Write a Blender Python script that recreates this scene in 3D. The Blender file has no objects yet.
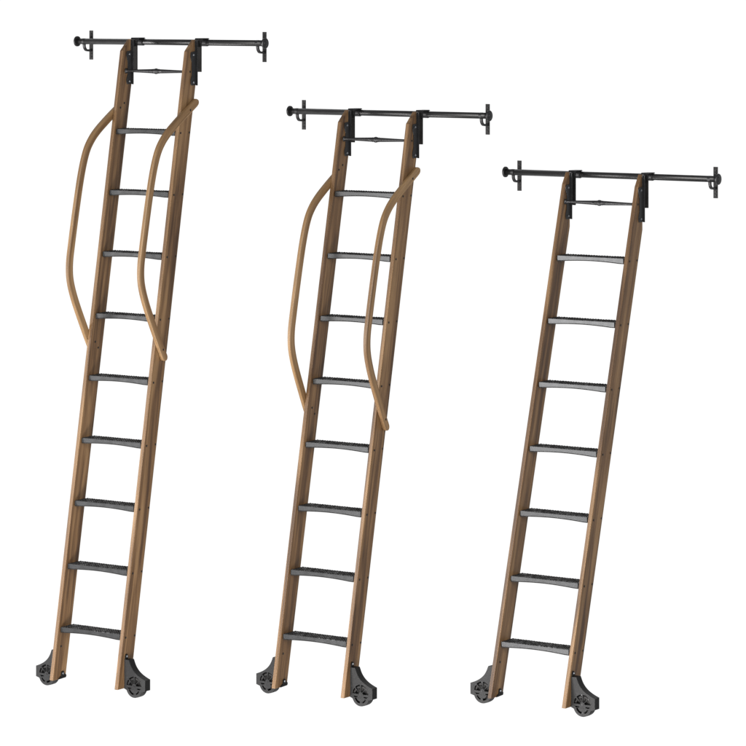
import bpy, bmesh, math, random
from mathutils import Vector, Matrix
from mathutils.geometry import tessellate_polygon
random.seed(7)
S = bpy.context.scene
C = S.collection

# ------------------------------------------------------------------ camera
cam_d = bpy.data.cameras.new('camera')
cam = bpy.data.objects.new('camera', cam_d); C.objects.link(cam)
cam.location = (10.58301, -13.38152, 3.04052)
cam.rotation_euler = (math.radians(90), 0, 0.59578)
cam_d.sensor_width = 36.0
cam_d.lens = 3493.50362 / 746 * 36.0
cam_d.shift_y = -(373 + 10.56165) / 746
cam_d.clip_start = 0.1; cam_d.clip_end = 500
S.camera = cam
S.render.resolution_x = 1024; S.render.resolution_y = 1024

# ------------------------------------------------------------------ studio surround: white backdrop on the wall side, dimmer room elsewhere
W = bpy.data.worlds.new('World'); S.world = W; W.use_nodes = True
nt = W.node_tree; nt.nodes.clear()
tc = nt.nodes.new('ShaderNodeTexCoord')
dot = nt.nodes.new('ShaderNodeVectorMath'); dot.operation = 'DOT_PRODUCT'
v = Vector((-math.sin(0.59578), math.cos(0.59578), -0.10)).normalized()
dot.inputs[1].default_value = v
rmp = nt.nodes.new('ShaderNodeMapRange'); rmp.interpolation_type = 'SMOOTHSTEP'
rmp.inputs['From Min'].default_value = 0.45; rmp.inputs['From Max'].default_value = 0.74
rmp.inputs['To Min'].default_value = 0.22; rmp.inputs['To Max'].default_value = 1.05
bg = nt.nodes.new('ShaderNodeBackground'); bg.inputs[0].default_value = (1, 1, 1, 1)
wo = nt.nodes.new('ShaderNodeOutputWorld')
nt.links.new(tc.outputs['Generated'], dot.inputs[0]); nt.links.new(dot.outputs['Value'], rmp.inputs['Value'])
nt.links.new(rmp.outputs['Result'], bg.inputs['Strength']); nt.links.new(bg.outputs[0], wo.inputs[0])

def area(name, loc, aim, sx, sy, power, col=(1, 1, 1)):
    d = bpy.data.lights.new(name, 'AREA'); d.shape = 'RECTANGLE'; d.size = sx; d.size_y = sy
    d.energy = power; d.color = col
    o = bpy.data.objects.new(name, d); C.objects.link(o); o.location = loc
    o.rotation_euler = (Vector(aim) - Vector(loc)).to_track_quat('-Z', 'Y').to_euler()
    return o
# tall softbox in front on the left, low: lights the front edges, mirrored by the step fronts
area('softbox_front', (-0.6, -4.6, 1.35), (1.6, 0.2, 1.1), 2.0, 2.4, 150, (1.0, 0.97, 0.93))
# low softbox near the ladder feet
area('softbox_low', (1.6, -2.9, -1.45), (1.0, 0.0, 0.3), 3.8, 0.9, 185, (1.0, 0.96, 0.92))
# raking light from the far left: picks out the front edges of the wood
area('softbox_left', (-6.0, -3.4, 0.6), (1.0, 0.0, 0.9), 1.6, 3.0, 380, (1.0, 0.965, 0.93))
# large fill on the camera's right
area('softbox_right', (8.5, -5.0, 3.2), (1.2, 0.0, 1.2), 4.0, 4.0, 450, (1.0, 0.965, 0.91))

S.view_settings.view_transform = 'Standard'; S.view_settings.look = 'None'
S.view_settings.exposure = 0; S.view_settings.gamma = 1

# ------------------------------------------------------------------ materials
def mat(name):
    m = bpy.data.materials.new(name); m.use_nodes = True
    return m, m.node_tree, m.node_tree.nodes['Principled BSDF']
def lk(t, a, b): t.links.new(a, b)

def wood(name, dark, mid, light, rough=0.5, warm=None):
    m, t, b = mat(name)
    at = t.nodes.new('ShaderNodeAttribute'); at.attribute_name = 'grain'
    oi = t.nodes.new('ShaderNodeObjectInfo')
    off = t.nodes.new('ShaderNodeVectorMath'); off.operation = 'MULTIPLY_ADD'
    cmb = t.nodes.new('ShaderNodeCombineXYZ')
    for i in range(3): lk(t, oi.outputs['Random'], cmb.inputs[i])
    off.inputs[1].default_value = (9.7, 4.3, 12.9)
    lk(t, cmb.outputs[0], off.inputs[0]); lk(t, at.outputs['Vector'], off.inputs[2])
    # broad figure
    mp = t.nodes.new('ShaderNodeMapping'); mp.inputs['Scale'].default_value = (26, 30, 1.3)
    lk(t, off.outputs[0], mp.inputs[0])
    n1 = t.nodes.new('ShaderNodeTexNoise'); n1.inputs['Scale'].default_value = 1; n1.inputs['Detail'].default_value = 5
    n1.inputs['Roughness'].default_value = 0.55; n1.inputs['Distortion'].default_value = 0.5
    lk(t, mp.outputs[0], n1.inputs[0])
    # fine pores
    mp2 = t.nodes.new('ShaderNodeMapping'); mp2.inputs['Scale'].default_value = (230, 260, 9)
    lk(t, off.outputs[0], mp2.inputs[0])
    n2 = t.nodes.new('ShaderNodeTexNoise'); n2.inputs['Scale'].default_value = 1; n2.inputs['Detail'].default_value = 3
    lk(t, mp2.outputs[0], n2.inputs[0])
    cr = t.nodes.new('ShaderNodeValToRGB')
    e = cr.color_ramp.elements
    e[0].position = 0.37; e[0].color = (*dark, 1); e[1].position = 0.64; e[1].color = (*light, 1)
    k = e.new(0.5); k.color = (*mid, 1)
    lk(t, n1.outputs['Fac'], cr.inputs[0])
    mr = t.nodes.new('ShaderNodeMapRange'); mr.inputs['From Min'].default_value = 0.3; mr.inputs['From Max'].default_value = 0.62
    mr.inputs['To Min'].default_value = 0.72; mr.inputs['To Max'].default_value = 1.06
    lk(t, n2.outputs['Fac'], mr.inputs['Value'])
    mx = t.nodes.new('ShaderNodeVectorMath'); mx.operation = 'SCALE'
    lk(t, cr.outputs[0], mx.inputs[0]); lk(t, mr.outputs[0], mx.inputs['Scale'])
    lk(t, mx.outputs[0], b.inputs['Base Color'])
    b.inputs['Roughness'].default_value = rough
    b.inputs['Specular IOR Level'].default_value = 0.45
    b.inputs['Coat Weight'].default_value = 0.25; b.inputs['Coat Roughness'].default_value = 0.38
    bp = t.nodes.new('ShaderNodeBump'); bp.inputs['Strength'].default_value = 0.25; bp.inputs['Distance'].default_value = 0.0008
    lk(t, n2.outputs['Fac'], bp.inputs['Height']); lk(t, bp.outputs[0], b.inputs['Normal'])
    return m

def metal(name, col, rough, metallic, nscale=60, var=0.35, bump=0.05):
    m, t, b = mat(name)
    tc = t.nodes.new('ShaderNodeTexCoord')
    n = t.nodes.new('ShaderNodeTexNoise'); n.inputs['Scale'].default_value = nscale; n.inputs['Detail'].default_value = 4
    lk(t, tc.outputs['Object'], n.inputs[0])
    mr = t.nodes.new('ShaderNodeMapRange'); mr.inputs['To Min'].default_value = rough - 0.07; mr.inputs['To Max'].default_value = rough + 0.1
    lk(t, n.outputs['Fac'], mr.inputs['Value']); lk(t, mr.outputs[0], b.inputs['Roughness'])
    mr2 = t.nodes.new('ShaderNodeMapRange'); mr2.inputs['To Min'].default_value = 1 - var; mr2.inputs['To Max'].default_value = 1 + var
    lk(t, n.outputs['Fac'], mr2.inputs['Value'])
    rgb = t.nodes.new('ShaderNodeRGB'); rgb.outputs[0].default_value = (*col, 1)
    sc = t.nodes.new('ShaderNodeVectorMath'); sc.operation = 'SCALE'
    lk(t, rgb.outputs[0], sc.inputs[0]); lk(t, mr2.outputs[0], sc.inputs['Scale'])
    lk(t, sc.outputs[0], b.inputs['Base Color'])
    b.inputs['Metallic'].default_value = metallic
    bp = t.nodes.new('ShaderNodeBump'); bp.inputs['Strength'].default_value = bump; bp.inputs['Distance'].default_value = 0.0006
    n3 = t.nodes.new('ShaderNodeTexNoise'); n3.inputs['Scale'].default_value = 420; lk(t, tc.outputs['Object'], n3.inputs[0])
    lk(t, n3.outputs['Fac'], bp.inputs['Height']); lk(t, bp.outputs[0], b.inputs['Normal'])
    return m

M_WOOD = wood('walnut_stringer', (0.080, 0.040, 0.0175), (0.182, 0.100, 0.044), (0.295, 0.176, 0.084))
M_RAILW = wood('bent_oak', (0.19, 0.105, 0.045), (0.275, 0.162, 0.074), (0.36, 0.225, 0.11), 0.42)
M_METAL = metal('dark_iron', (0.060, 0.061, 0.065), 0.36, 0.75, 30, 0.15)
M_STEP = metal('satin_iron_step', (0.088, 0.091, 0.096), 0.34, 0.85, 25, 0.10)
M_TREAD = metal('rough_tread_iron', (0.034, 0.035, 0.037), 0.5, 0.6)
M_CAST = metal('cast_iron', (0.023, 0.024, 0.026), 0.55, 0.35, 60, 0.2)
M_PLATE = metal('bracket_iron', (0.018, 0.0185, 0.020), 0.5, 0.3, 60, 0.3)
M_TUBE = metal('rail_tube_iron', (0.075, 0.076, 0.079), 0.36, 0.85, 20, 0.08, 0.0)
M_BLACK = metal('black_and_shaded_iron', (0.006, 0.006, 0.0065), 0.55, 0.3)
M_RUBBER = metal('tyre_rubber', (0.018, 0.018, 0.019), 0.6, 0.0)
M_BOLT = metal('steel_bolt_head', (0.30, 0.32, 0.35), 0.35, 1.0)
M_SCREW = metal('dark_screw', (0.03, 0.03, 0.032), 0.4, 0.6)

# ------------------------------------------------------------------ mesh helpers
def link(name, bm, m, parent=None, loc=(0, 0, 0), bevel=0, seg=2, smooth=False, grain=None):
    bmesh.ops.recalc_face_normals(bm, faces=bm.faces)
    me = bpy.data.meshes.new(name); bm.to_mesh(me); bm.free()
    if smooth:
        for p in me.polygons: p.use_smooth = True
    me.materials.append(m)
    o = bpy.data.objects.new(name, me); C.objects.link(o)
    o.location = loc
    if parent: o.parent = parent
    if grain is not None:
        a = me.attributes.new('grain', 'FLOAT_VECTOR', 'POINT')
        for i, vv in enumerate(me.vertices): a.data[i].vector = grain(vv.co, i)
    if bevel:
        b = o.modifiers.new('bevel', 'BEVEL'); b.width = bevel; b.segments = seg; b.limit_method = 'ANGLE'; b.angle_limit = math.radians(40)
        b.harden_normals = False
    return o

def extrude(bm, loops, axis, a, b):
    """loops: outer outline + holes as 2-D lists; axis: the axis of thickness; a,b: its two levels."""
    def P(p, t):
        if axis == 'x': return (t, p[0], p[1])
        if axis == 'y': return (p[0], t, p[1])
        return (p[0], p[1], t)
    flat = [p for l in loops for p in l]
    va = [bm.verts.new(P(p, a)) for p in flat]; vb = [bm.verts.new(P(p, b)) for p in flat]
    if len(loops) == 1:
        bm.faces.new(va); bm.faces.new(list(reversed(vb)))
    else:
        for t in tessellate_polygon([[Vector((p[0], p[1], 0)) for p in l] for l in loops]):
            try: bm.faces.new([va[i] for i in t]); bm.faces.new([vb[i] for i in reversed(t)])
            except ValueError: pass
    k = 0
    for l in loops:
        n = len(l)
        for i in range(n):
            j = (i + 1) % n
            bm.faces.new([va[k + i], va[k + j], vb[k + j], vb[k + i]])
        k += n

def box(bm, x0, x1, y0, y1, z0, z1):
    extrude(bm, [[(y0, z0), (y1, z0), (y1, z1), (y0, z1)]], 'x', x0, x1)

def lathe(bm, prof, axis='x', n=24, org=(0, 0, 0)):
    """prof: (position along axis, radius)"""
    rings = []
    for t, r in prof:
        ring = []
        for k in range(n):
            a = 2 * math.pi * k / n
            c, s = r * math.cos(a), r * math.sin(a)
            co = {'x': (t, c, s), 'y': (c, t, s), 'z': (c, s, t)}[axis]
            ring.append(bm.verts.new(Vector(co) + Vector(org)))
        rings.append(ring)
    for A, B in zip(rings, rings[1:]):
        for k in range(n):
            bm.faces.new([A[k], A[(k + 1) % n], B[(k + 1) % n], B[k]])
    bm.faces.new(rings[0]); bm.faces.new(rings[-1])

def arc(cx, cy, r, a0, a1, n):
    return [(cx + r * math.cos(math.radians(a0 + (a1 - a0) * i / n)), cy + r * math.sin(math.radians(a0 + (a1 - a0) * i / n))) for i in range(n + 1)]

def catmull(pts, sub=8):
    out = []
    P = [pts[0]] + list(pts) + [pts[-1]]
    for i in range(1, len(P) - 2):
        p0, p1, p2, p3 = [Vector(q) for q in P[i - 1:i + 3]]
        for k in range(sub):
            t = k / sub
            out.append(0.5 * ((2 * p1) + (p2 - p0) * t + (2 * p0 - 5 * p1 + 4 * p2 - p3) * t * t + (3 * p1 - p0 - 3 * p2 + p3) * t ** 3))
    out.append(Vector(pts[-1]))
    return out

def empty(name, loc, label, cat, group=None):
    o = bpy.data.objects.new(name, None); C.objects.link(o); o.location = loc
    o.empty_display_size = 0.1
    o['label'] = label; o['category'] = cat
    if group: o['group'] = group
    return o

def copy_to(o, parent, loc=None):
    c = o.copy(); C.objects.link(c); c.parent = parent
    if loc is not None: c.location = loc
    for ch in list(o.children):
        d = ch.copy(); C.objects.link(d); d.parent = c
    return c

# ------------------------------------------------------------------ sizes (metres)
WI = 0.3680        # clear width between stringers
TH = 0.0205        # stringer thickness
IL = -0.0043       # inner face of the left stringer (the right one's is at WI)
DEP = 0.0945       # stringer depth, square to its length
RAIL_Y = 0.2196    # rail axis behind the front line at the top step

# ---- shared screw heads
def screw_mesh(axis, r, h, n=12):
    bm = bmesh.new(); lathe(bm, [(0, r), (h * 0.6, r), (h, r * 0.6)], axis, n)
    bmesh.ops.recalc_face_normals(bm, faces=bm.faces)
    me = bpy.data.meshes.new('screw'); bm.to_mesh(me); bm.free(); return me
ME_SCREW = screw_mesh('x', 0.0052, 0.0016); ME_SCREW.materials.append(M_SCREW)
ME_BOLT = screw_mesh('x', 0.0058, 0.0055, 6); ME_BOLT.materials.append(M_BOLT)
ME_BOLTY = screw_mesh('y', 0.0030, 0.0025, 8); ME_BOLTY.materials.append(M_METAL)
ME_SCREWY = screw_mesh('y', 0.0048, 0.0024, 10); ME_SCREWY.materials.append(M_SCREW)
def put(me, name, parent, loc, flip=False):
    o = bpy.data.objects.new(name, me); C.objects.link(o); o.parent = parent; o.location = loc
    if flip: o.rotation_euler = (0, 0, math.pi)
    return o

# ---- step mesh: perforated tread, arched apron, end flanges. origin = front top left corner
def step_parts():
    D = 0.098
    bm = bmesh.new()
    x0, x1 = 0.0010, WI - 0.0105
    # apron front and back, lower edge arched up in the middle
    N = 16
    top = [(x0, 0), (x1, 0)]
    low = []
    for i in range(N + 1):
        t = i / N; u = abs(2 * t - 1)
        s = 0 if u > 0.9 else math.cos(u / 0.9 * math.pi / 2) ** 0.9
        low.append((x1 + (x0 - x1) * t, -0.0265 + 0.0068 * s))
    lip_ = 0.0032
    extrude(bm, [top + [(a, b + lip_) for a, b in low]], 'y', 0, 0.0035)
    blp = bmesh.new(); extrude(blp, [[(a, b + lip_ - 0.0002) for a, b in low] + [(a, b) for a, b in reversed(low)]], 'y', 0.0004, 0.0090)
    ap = bm
    bk = bmesh.new(); extrude(bk, [top + low], 'y', D - 0.0035, D)
    # tread plate with holes
    bt = bmesh.new()
    nx, ny = 25, 6
    X0, X1, Y0, Y1 = x0 + 0.001, x1 - 0.001, 0.0042, D - 0.0042
    cw, ch = (X1 - X0) / nx, (Y1 - Y0) / ny
    zt, zb = 0.0, -0.003
    for i in range(nx):
        for j in range(ny):
            cx, cy = X0 + (i + .5) * cw, Y0 + (j + .5) * ch
            big = random.random() < 0.52
            r = random.uniform(0.0040, 0.0054) if big else random.uniform(0.0024, 0.0038)
            oc = [(cx - cw / 2, cy - ch / 2), (cx, cy - ch / 2), (cx + cw / 2, cy - ch / 2), (cx + cw / 2, cy), (cx + cw / 2, cy + ch / 2), (cx, cy + ch / 2), (cx - cw / 2, cy + ch / 2), (cx - cw / 2, cy)]
            ang = [225, 270, 315, 0, 45, 90, 135, 180]
            O = [bt.verts.new((*p, zt)) for p in oc]
            if big:   # drilled hole with a raised lip
                L1 = [bt.verts.new((cx + 1.25 * r * math.cos(math.radians(a)), cy + 1.25 * r * math.sin(math.radians(a)), zt)) for a in ang]
                L2 = [bt.verts.new((cx + r * math.cos(math.radians(a)), cy + r * math.sin(math.radians(a)), zt + 0.0022)) for a in ang]
                L3 = [bt.verts.new((cx + r * math.cos(math.radians(a)), cy + r * math.sin(math.radians(a)), zb - 0.004)) for a in ang]
                seq = [O, L1, L2, L3]
            else:     # small raised stud
                L1 = [bt.verts.new((cx + r * math.cos(math.radians(a)), cy + r * math.sin(math.radians(a)), zt)) for a in ang]
                L2 = [bt.verts.new((cx + .6 * r * math.cos(math.radians(a)), cy + .6 * r * math.sin(math.radians(a)), zt + 0.0026)) for a in ang]
                seq = [O, L1, L2]
                bt.faces.new(L2)
            for A, B in zip(seq, seq[1:]):
                for k in range(8):
                    bt.faces.new([A[k], A[(k + 1) % 8], B[(k + 1) % 8], B[k]])
    bmesh.ops.remove_doubles(bt, verts=bt.verts, dist=1e-5)
    # end flanges that screw to the stringers
    fl = []
    for (a, b), (c_, d_) in (((IL - 0.0008, IL + 0.0016), (0.0, 0.0045)), ((WI - 0.0030, WI + 0.0004), (WI - 0.0145, WI - 0.0030))):
        be = bmesh.new()
        # folded sheet: web against the stringer, lip under the tread
        if a < 0.1: prof = [(a, -0.0035), (a, -0.024), (d_, -0.0225), (d_, -0.0035)]
        else: prof = [(b, -0.0035), (b, -0.0262), (c_, -0.0255), (c_, -0.0035)]
        extrude(be, [prof], 'y', 0.0042, D - 0.0045)
        fl.append(be)
    return ap, bt, bk, fl, blp

ap, bt, bk, fl, blp = step_parts()
P_STEP = link('step', ap, M_STEP, bevel=0.0012)
P_TREAD = link('tread', bt, M_TREAD, P_STEP)
link('rear_apron', bk, M_STEP, P_STEP, bevel=0.0012)
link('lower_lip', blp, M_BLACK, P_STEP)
for b_ in fl: link('end_flange', b_, M_BLACK, P_STEP)

# ---- hook: side plate with scalloped edge + plumb flange + strap over the rail + collar
# origin = rail axis at the stringer's +x face
def make_hook():
    bm = bmesh.new()
    yb = 0.126 - RAIL_Y; yf = 0.083 - RAIL_Y; ym = 0.0925 - RAIL_Y
    edge = []
    ztop, zbot = -0.044, -0.205
    n = 20
    for i in range(n + 1):
        t = i / n; z = ztop + (zbot - ztop) * t
        # lobes at each bolt
        d = min(abs(z - (ztop - 0.013)), abs(z - (zbot + 0.015)))
        k = max(0, 1 - (d / 0.034) ** 2)
        k = k if d > 0.013 else 1 - 0.25 * (max(0, d) / 0.013) ** 4 * 0.2
        if z > ztop - 0.013 or z < zbot + 0.015: k = math.sqrt(max(0, 1 - (d / 0.0165) ** 2))
        edge.append((ym + (yf - ym) * k, z))
    outline = [(yb, zbot + .001), (yb, 0.012), (yb - 0.008, 0.012), (yb - 0.008, ztop + 0.004)] + edge
    extrude(bm, [outline], 'x', 0.0003, 0.0038)
    # plumb flange
    box(bm, 0.0003, 0.0105, yb + 0.0003, yb + 0.0045, zbot - 0.001, 0.012)
    side = link('hook', bm, M_METAL, bevel=0.0008)
    # strap that drops behind
    b2 = bmesh.new()
    box(b2, -0.016, 0.0150, yb + 0.022, yb + 0.030, -0.141, 0.010)
    link_ = bmesh.new(); box(link_, -0.006, 0.0100, yb + 0.0048, yb + 0.0218, -0.020, 0.0095)
    link('spacer', link_, M_BLACK, side)
    s2 = link('strap', b2, M_BLACK, side, bevel=0.0008)  # black puts the shadow of stringer and flange into its colour
    # hood over the rail
    b3 = bmesh.new()
    pr = [(yb + 0.0215, -0.004)] + [(yb + 0.0215, 0.014), (yb + 0.027, 0.0225)] + [(-0.006, 0.0225), (0.002, 0.0195), (0.002, 0.0170), (-0.060, 0.0170), (yb + 0.031, 0.0105), (yb + 0.031, -0.004)]
    extrude(b3, [pr], 'x', -0.0235, 0.0130)
    s3 = link('hood', b3, M_METAL, side, bevel=0.0012)
    # collar and guide roller riding on the rail
    b4 = bmesh.new()
    lathe(b4, [(-0.035, 0.0150), (-0.035, 0.0166), (-0.031, 0.0182), (0.001, 0.0182), (0.005, 0.0166), (0.005, 0.0150)], 'x', 28)
    s4 = link('collar', b4, M_METAL, side, smooth=False)
    for zb_ in (ztop - 0.013, zbot + 0.015):
        o = put(ME_BOLT, 'bolt', side, (0.0036, 0.104 - RAIL_Y, zb_))
    return side
P_HOOK = make_hook()

# ---- spreader rod: turned spindle. origin = left inner face
bm = bmesh.new()
L = WI - IL
prof = [(0.0005, 0.0130), (0.004, 0.0130), (0.006, 0.0085), (0.012, 0.0068)]
for i in range(9):
    t = i / 8; prof.append((0.014 + (L / 2 - 0.024 - 0.014) * t, 0.0064 + 0.0042 * t ** 1.2))
prof += [(L / 2 - 0.0215, 0.0085), (L / 2 - 0.018, 0.0118), (L / 2 - 0.014, 0.0092), (L / 2 - 0.009, 0.0125), (L / 2, 0.0145)]
prof = prof + [(L - a, r) for a, r in reversed(prof[:-1])]
lathe(bm, prof, 'x', 24)
P_ROD = link('spreader_rod', bm, M_METAL, smooth=True)

# ---- wheel truck. origin = outer face of stringer, wheel axis height, housing front plane; built to extend in +x
R = 0.0475; U = 0.0585; HT = 0.040
def make_truck(s):
    """s=+1 extends to +x, s=-1 to -x"""
    def fx(l): return [(s * a, b) for a, b in l]
    # outline of the housing
    out = [(0.0, -0.010), (0.0, 0.127), (0.027, 0.127)]
    p0, p1, p2, p3 = Vector((0.028, 0.127)), Vector((0.040, 0.085)), Vector((0.065, 0.060)), Vector((0.1235, 0.0405))
    for i in range(1, 15):
        t = i / 14
        q = (1 - t) ** 3 * p0 + 3 * (1 - t) ** 2 * t * p1 + 3 * (1 - t) * t * t * p2 + t ** 3 * p3
        out.append((q.x, q.y))
    out += [(0.1235, -0.010), (U + 0.0485, -0.0145)]
    # the cheek bulges down over the wheel
    out += arc(U, 0, 0.0470, -20, -160, 20)
    out += [(0.008, -0.0125)]
    holes = []
    hub = 0.0105; rr = 0.0335
    def wedge(a0, a1, r0, r1, n=6, c=(U, 0.008)):
        o = arc(c[0], c[1], r1, a0, a1, n); i = arc(c[0], c[1], r0, a1, a0, max(2, n // 2))
        return o + i
    # fan of windows between crossing spokes
    for a0, a1 in ((2, 39), (46, 86), (94, 134), (141, 178)):
        holes.append(wedge(a0, a1, 0.0115, 0.0445))
    def slot(a0, a1, r0, r1): return arc(U, 0, r1, a0, a1, 10) + arc(U, 0, r0, a1, a0, 8)
    holes.append(slot(200, 266, 0.0255, 0.0345))
    holes.append(slot(290, 334, 0.0275, 0.0345))
    holes.append([(U + 0.041, -0.0010), (U + 0.032, -0.0085), (U + 0.016, -0.0050), (U + 0.017, -0.0015)])
    holes.append([(U - 0.041, -0.0010), (U - 0.017, -0.0015), (U - 0.016, -0.0050), (U - 0.032, -0.0085)])
    bm = bmesh.new()
    extrude(bm, [fx(out)] + [fx(h) for h in holes], 'y', 0.0, 0.005)
    truck = link('wheel_truck', bm, M_CAST, bevel=0.0007)
    br = bmesh.new(); extrude(br, [fx(out)] + [fx(h) for h in holes], 'y', HT - 0.005, HT)
    link('rear_cheek', br, M_CAST, truck)
    # rim wall closing the two cheeks over the top and outer side
    b2 = bmesh.new()
    path = out[1:18]
    inner = []
    n = len(path)
    for i, p in enumerate(path):
        a = Vector(path[max(0, i - 1)]); b = Vector(path[min(n - 1, i + 1)])
        d = (b - a).normalized(); nn = Vector((d.y, -d.x))   # points inwards for this winding
        q = Vector(p) + nn * 0.004
        inner.append((q.x, q.y))
    loop = [(a - 0.0006 if False else a, b) for a, b in path] + list(reversed(inner))
    extrude(b2, [fx(loop)], 'y', 0.0052, HT - 0.0052)
    link('rim_wall', b2, M_BLACK if s > 0 else M_CAST, truck)  # right truck's wall blackened: shade of its outer side put into the colour
    # bolted tab on the stringer above, and foot pad under the inner side
    b3 = bmesh.new()
    tab = [(0.003, 0.1275), (0.003, 0.140), (0.007, 0.149), (0.014, 0.152), (0.021, 0.149), (0.025, 0.140), (0.025, 0.1275)]
    extrude(b3, [[(y, z) for y, z in tab]], 'x', s * 0.0005, s * 0.0045)
    link('mounting_tab', b3, M_BLACK, truck, bevel=0.0006)
    put(ME_BOLT, 'bolt', truck, (s * 0.0043, 0.014, 0.140), flip=(s < 0))
    # inner foot bracket (wraps round the stringer's lower end)
    b4 = bmesh.new()
    xi = -s * (TH + 0.0003)
    prof_ = [(-0.010, -0.0085), (0.044, -0.0060), (0.048, 0.002), (0.045, 0.009), (0.034, 0.011), (0.030, 0.024), (0.021, 0.028), (0.012, 0.023), (0.009, 0.006), (-0.006, -0.002)]
    extrude(b4, [prof_], 'x', xi, xi - s * 0.005)
    link('foot_bracket', b4, M_BLACK, truck, bevel=0.0006)
    put(ME_BOLT, 'bolt', truck, (xi - s * 0.0048, 0.020, 0.016), flip=(s > 0))
    # wheel: tyre + spoked rim + hub
    y0, y1 = 0.0075, HT - 0.0075
    ym = (y0 + y1) / 2
    bt = bmesh.new()
    n = 48; prof = [(y0, R - 0.010), (y0, R - 0.003), (y0 + 0.003, R), (y1 - 0.003, R), (y1, R - 0.003), (y1, R - 0.010)]
    rings = []
    for t, r in prof:
        rings.append([bt.verts.new((s * U + r * math.cos(2 * math.pi * k / n), t, r * math.sin(2 * math.pi * k / n))) for k in range(n)])
    rings.append(rings[0])
    for A, B in zip(rings, rings[1:]):
        for k in range(n): bt.faces.new([A[k], A[(k + 1) % n], B[(k + 1) % n], B[k]])
    wh = link('wheel', bt, M_RUBBER, truck)
    bs = bmesh.new()
    r1 = R - 0.0098
    extrude(bs, [arc(s * U, 0, r1, 0, 352.5, 47), arc(s * U, 0.004, 0.0045, 0, 324, 9)], 'y', ym - 0.004, ym + 0.004)
    sp = bs
    return truck, wh, sp
TR = {}
for s in (1, -1):
    t_, w_, spk = make_truck(s)
    link('wheel_disc', spk, M_BLACK, t_)
    for du, dz in ((0.0, 0.008), (0.0, -0.0295), (0.0335, 0.0345)):
        put(ME_BOLTY, 'bolt', t_, (s * (U + du), -0.0020, dz))
    TR[s] = t_

# ---- rail, brackets
X_L, X_R = -0.42062, 0.73506
def make_bracket():
    """origin: rail axis"""
    bm = bmesh.new()
    yb = 0.27594 - RAIL_Y
    ol = [(-0.0115, -0.092), (0.0115, -0.092), (0.0115, 0.0537), (-0.0115, 0.0537)]
    def circ(z): return arc(0, z, 0.0030, 0, 315, 7)
    extrude(bm, [ol], 'y', yb - 0.002, yb + 0.0025)
    plate = link('wall_bracket', bm, M_PLATE, bevel=0.0012)
    for z in (0.036, 0.022, -0.062, -0.078):
        put(ME_SCREWY, 'screw', plate, (0, yb - 0.0045, z))
    # curved arm in the yz plane, saddle round the rail
    b2 = bmesh.new()
    pts = [(0.0, -0.0138), (0.003, -0.030), (0.014, -0.0425), (0.030, -0.0455), (yb - 0.0022, -0.0455)]
    cl = catmull(pts, 6); n = len(cl)
    Lp, Rp = [], []
    for i, q in enumerate(cl):
        d = (cl[min(n - 1, i + 1)] - cl[max(0, i - 1)]).normalized(); nn = Vector((-d.y, d.x))
        w = 0.0062 - 0.0012 * math.sin(i / (n - 1) * math.pi)
        Lp.append(tuple(q + nn * w)); Rp.append(tuple(q - nn * w))
    extrude(b2, [Lp + list(reversed(Rp))], 'x', -0.0065, 0.0065)
    link('arm', b2, M_METAL, plate, bevel=0.0012)
    b3 = bmesh.new()
    lathe(b3, [(-0.0065, 0.0148), (-0.0065, 0.0153), (0.0065, 0.0153), (0.0065, 0.0148)], 'x', 32)
    link('saddle', b3, M_METAL, plate)
    return plate
P_BR = make_bracket()

rail_labels = [
    'black iron rail along the top of the tallest ladder, highest of the three rails',
    'black iron rail with wall brackets that the middle, eight-step ladder hooks onto',
    'black iron rail above the shortest ladder without handrails, lowest of the three rails']
lad_labels = [
    'tallest wooden rolling ladder with nine black steps and two curved wooden handrails',
    'medium-height wooden rolling ladder between the other two, eight black steps and curved handrails',
    'shortest wooden rolling ladder, rightmost, black steps and plain stringers without handrails']
G_L = 'wooden rolling ladders hooked on black rails'
G_R = 'black iron ladder rails'

# per ladder: x, y of front line at top step, z of the bottom step, lean, steps, rail height above top step, rod height, handrail path
HR1 = [(0.148, 0.084), (0.106, 0.038), (0.065, -0.008), (0.021, -0.055), (-0.022, -0.098), (-0.067, -0.134), (-0.120, -0.162), (-0.185, -0.178), (-0.27, -0.188), (-0.38, -0.194), (-0.50, -0.198), (-0.60, -0.200), (-0.665, -0.200), (-0.715, -0.194), (-0.757, -0.182), (-0.80, -0.161), (-0.85, -0.129), (-0.90, -0.092), (-0.95, -0.053), (-1.02, 0.003), (-1.082, 0.055)]
HR2 = [(a * 0.987 - 0.024, 0.088 + (q - 0.086) * 0.935 - 0.008 * a) for a, q in HR1]
DATA = [
    (0.0, 0.0, 0.0, 0.1787, 9, 0.42009, 0.281, HR1),
    (1.03778, 0.37212, 0.01735, 0.20406, 8, 0.36943, 0.248, HR2),
    (2.12062, 0.63488, 0.06462, 0.27628, 7, 0.3683, 0.247, None)]
FR = -0.0082   # stringer front stands this far proud of the step fronts
BZ = 0.24895   # stringer foot below the lowest step

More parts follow.
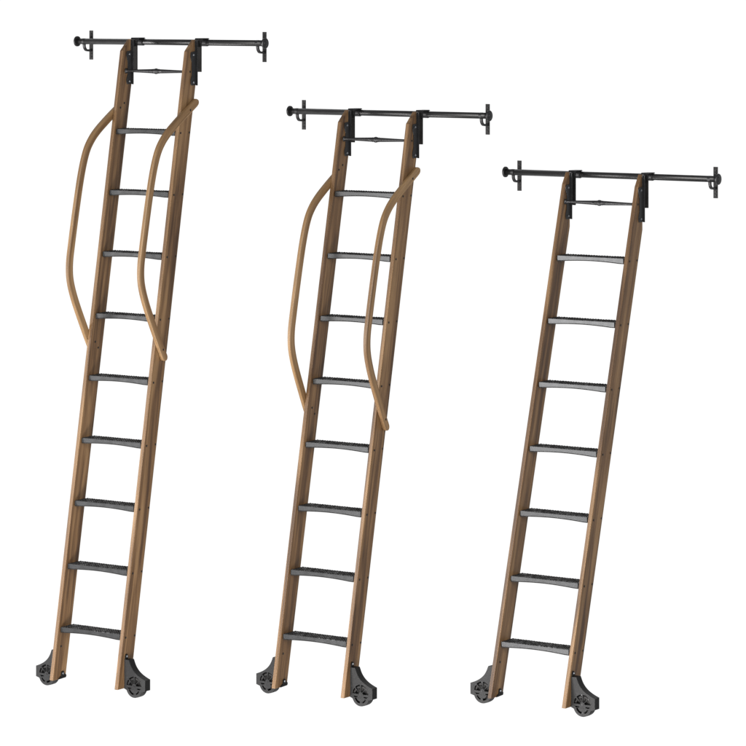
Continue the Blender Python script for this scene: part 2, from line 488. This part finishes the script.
first = True
for idx, (x, y, zb, lean, n, rh, rod, hr) in enumerate(DATA):
    T = math.tan(lean); c = math.cos(lean); pitch = 0.3 * c
    zt = zb + (n - 1) * pitch                       # world z of top step
    def yf(z): return y - T * (zt - z)              # world y of step front line at height z
    z0 = zb - BZ                                    # foot of stringers
    base = Vector((x + WI / 2, yf(z0) + 0.045, z0 - 0.041))
    root = empty('rolling_ladder', base, lad_labels[idx], 'ladder', G_L)
    def loc(wx, wy, wz): return Vector((x + wx, wy, wz)) - base
    # stringers: side profile in yz
    d = DEP / c
    zr = zt + rh; yr = y + RAIL_Y
    ypl = y + 0.1262                                # plumb back plane
    zk = zt + (0.1262 - FR - d) / T                 # where the back slope meets it
    ztop = zr + 0.016
    zc = zr - 0.0405
    prof = [(yf(z0) + FR, z0), (yf(z0) + FR + d, z0), (ypl, zk), (ypl, ztop), (ypl - 0.006, ztop), (yf(zc) + FR, zc)]
    for xx in (IL - TH, WI):
        bm = bmesh.new()
        pl = [(a - base.y, b - base.z) for a, b in prof]
        extrude(bm, [pl], 'x', 0, TH)
        by, bz = base.y, base.z
        ox = x + xx
        def gr(co, i, c=c, s=math.sin(lean), k=xx):
            return (co.x + k * 3, co.y * c - co.z * s, co.y * s + co.z * c)
        st = link('stringer', bm, M_WOOD, root, (x + xx - base.x, 0, 0), bevel=0.0022, grain=gr)
        # screws: two at every step on the outer face
        outx = TH if xx > 0 else 0
        fl = xx < 0
        for k in range(n):
            zs = zb + k * pitch - 0.012
            for dy in (0.009, 0.078):
                put(ME_SCREW, 'screw', st, (outx, yf(zs) + dy - base.y, zs - base.z), flip=fl)
        inx = 0 if xx > 0 else TH
        # screws through to the handrails, seen on the inner face
        if hr:
            for (al, pe) in ((0.134, 0.046), (0.107, 0.020), (-1.036, 0.027), (-1.062, 0.055)):
                put(ME_SCREW, 'screw', st, (inx, y + al * math.sin(lean) + pe * c - base.y, zt + al * c - pe * math.sin(lean) - base.z), flip=not fl)
        # screw above the wheel truck
        put(ME_SCREW, 'screw', st, (inx, yf(z0 + 0.131) + 0.030 - base.y, z0 + 0.155 - base.z), flip=not fl)
        # rod end on the outer face
        put(ME_SCREW, 'screw', st, (outx, y + 0.082 - base.y, zt + rod - base.z), flip=fl)
    # steps
    for k in range(n):
        zs = zb + k * pitch
        L_ = loc(0.0, yf(zs), zs)
        if idx == 0 and k == 0:
            P_STEP.parent = root; P_STEP.location = L_
        else: copy_to(P_STEP, root, L_)
    # hooks
    for j, hx in enumerate((IL, WI + TH)):
        L_ = loc(hx, yr, zr)
        if idx == 0 and j == 0: P_HOOK.parent = root; P_HOOK.location = L_
        else: copy_to(P_HOOK, root, L_)
    # rod
    L_ = loc(IL, y + 0.082, zt + rod)
    if idx == 0: P_ROD.parent = root; P_ROD.location = L_
    else: copy_to(P_ROD, root, L_)
    # wheels
    for s, hx in ((1, WI + TH), (-1, IL - TH)):
        L_ = loc(hx, yf(z0) + FR + 0.049, z0 + 0.009)
        if idx == 0: TR[s].parent = root; TR[s].location = L_
        else: copy_to(TR[s], root, L_)
    # handrails
    if hr:
        for sgn, hx in ((1, WI + TH), (-1, IL - TH)):
            cl = catmull(hr, 6)
            bm = bmesh.new()
            m = len(cl); w = 0.0200; thk = 0.0190; ch_ = 0.0035
            acc = 0; grains = []
            # half-octagonal bar section (across u, thickness v)
            sec = [(-w, ch_), (-w + ch_, 0.0006), (w - ch_, 0.0006), (w, ch_), (w, thk - ch_), (w - ch_, thk), (-w + ch_, thk), (-w, thk - ch_)]
            rings = []
            def add(q, dd, scale, sdist):
                nn = Vector((-dd.y, dd.x)); ring = []
                for u, vv in sec:
                    P = q + nn * u * scale
                    al, pe = P
                    ring.append(bm.verts.new((sgn * vv, y + al * math.sin(lean) + pe * c - base.y, zt + al * c - pe * math.sin(lean) - base.z)))
                    grains.append((vv + 5 * sgn, u * scale, sdist))
                rings.append(ring)
            d0 = (cl[1] - cl[0]).normalized(); d1 = (cl[-1] - cl[-2]).normalized()
            for a in (80, 60, 40, 20): add(cl[0] - d0 * w * math.sin(math.radians(a)), d0, math.cos(math.radians(a)), 0)
            for i, q in enumerate(cl):
                dd = (cl[min(m - 1, i + 1)] - cl[max(0, i - 1)]).normalized()
                if i: acc += (cl[i] - cl[i - 1]).length
                add(q, dd, 1, acc)
            for a in (20, 40, 60, 80): add(cl[-1] + d1 * w * math.sin(math.radians(a)), d1, math.cos(math.radians(a)), acc)
            K = len(sec)
            for A, B in zip(rings, rings[1:]):
                for k in range(K): bm.faces.new([A[k], A[(k + 1) % K], B[(k + 1) % K], B[k]])
            bm.faces.new(rings[0]); bm.faces.new(rings[-1])
            ho = link('handrail', bm, M_RAILW, root, (x + hx - base.x, 0, 0), grain=lambda co, i: grains[i])
            for (al, pe) in ((hr[1][0], hr[1][1] + 0.004), (hr[-2][0] - 0.03, hr[-2][1] + 0.030)):
                put(ME_SCREW, 'screw', ho, (sgn * thk, y + al * math.sin(lean) + pe * c - base.y, zt + al * c - pe * math.sin(lean) - base.z), flip=sgn < 0)
    # rail
    ro = empty('ladder_rail', (x + (X_L + X_R) / 2, yr, zr), rail_labels[idx], 'rail', G_R)
    half = (X_R - X_L) / 2
    if idx == 0:
        bm = bmesh.new(); lathe(bm, [(-half, 0.0147), (half, 0.0147)], 'x', 32)
        tube = link('tube', bm, M_TUBE, ro)
        for f in tube.data.polygons: f.use_smooth = len(f.vertices) == 4
        caps = []
        for s in (-1, 1):
            bm = bmesh.new()
            lathe(bm, [(s * (half - 0.0045), 0.0155), (s * (half - 0.0042), 0.0255), (s * (half + 0.003), 0.0262), (s * (half + 0.0055), 0.0235), (s * (half + 0.006), 0.013), (s * (half + 0.0075), 0.0115), (s * (half + 0.008), 0.004)], 'x', 32)
            caps.append(link('end_cap', bm, M_METAL, ro, bevel=0.0006))
        P_BR.parent = ro; P_BR.location = (-half + 0.0437, 0, 0)
        copy_to(P_BR, ro, (half - 0.0437, 0, 0))
        rail0 = ro
    else:
        for ch in list(rail0.children): copy_to(ch, ro)
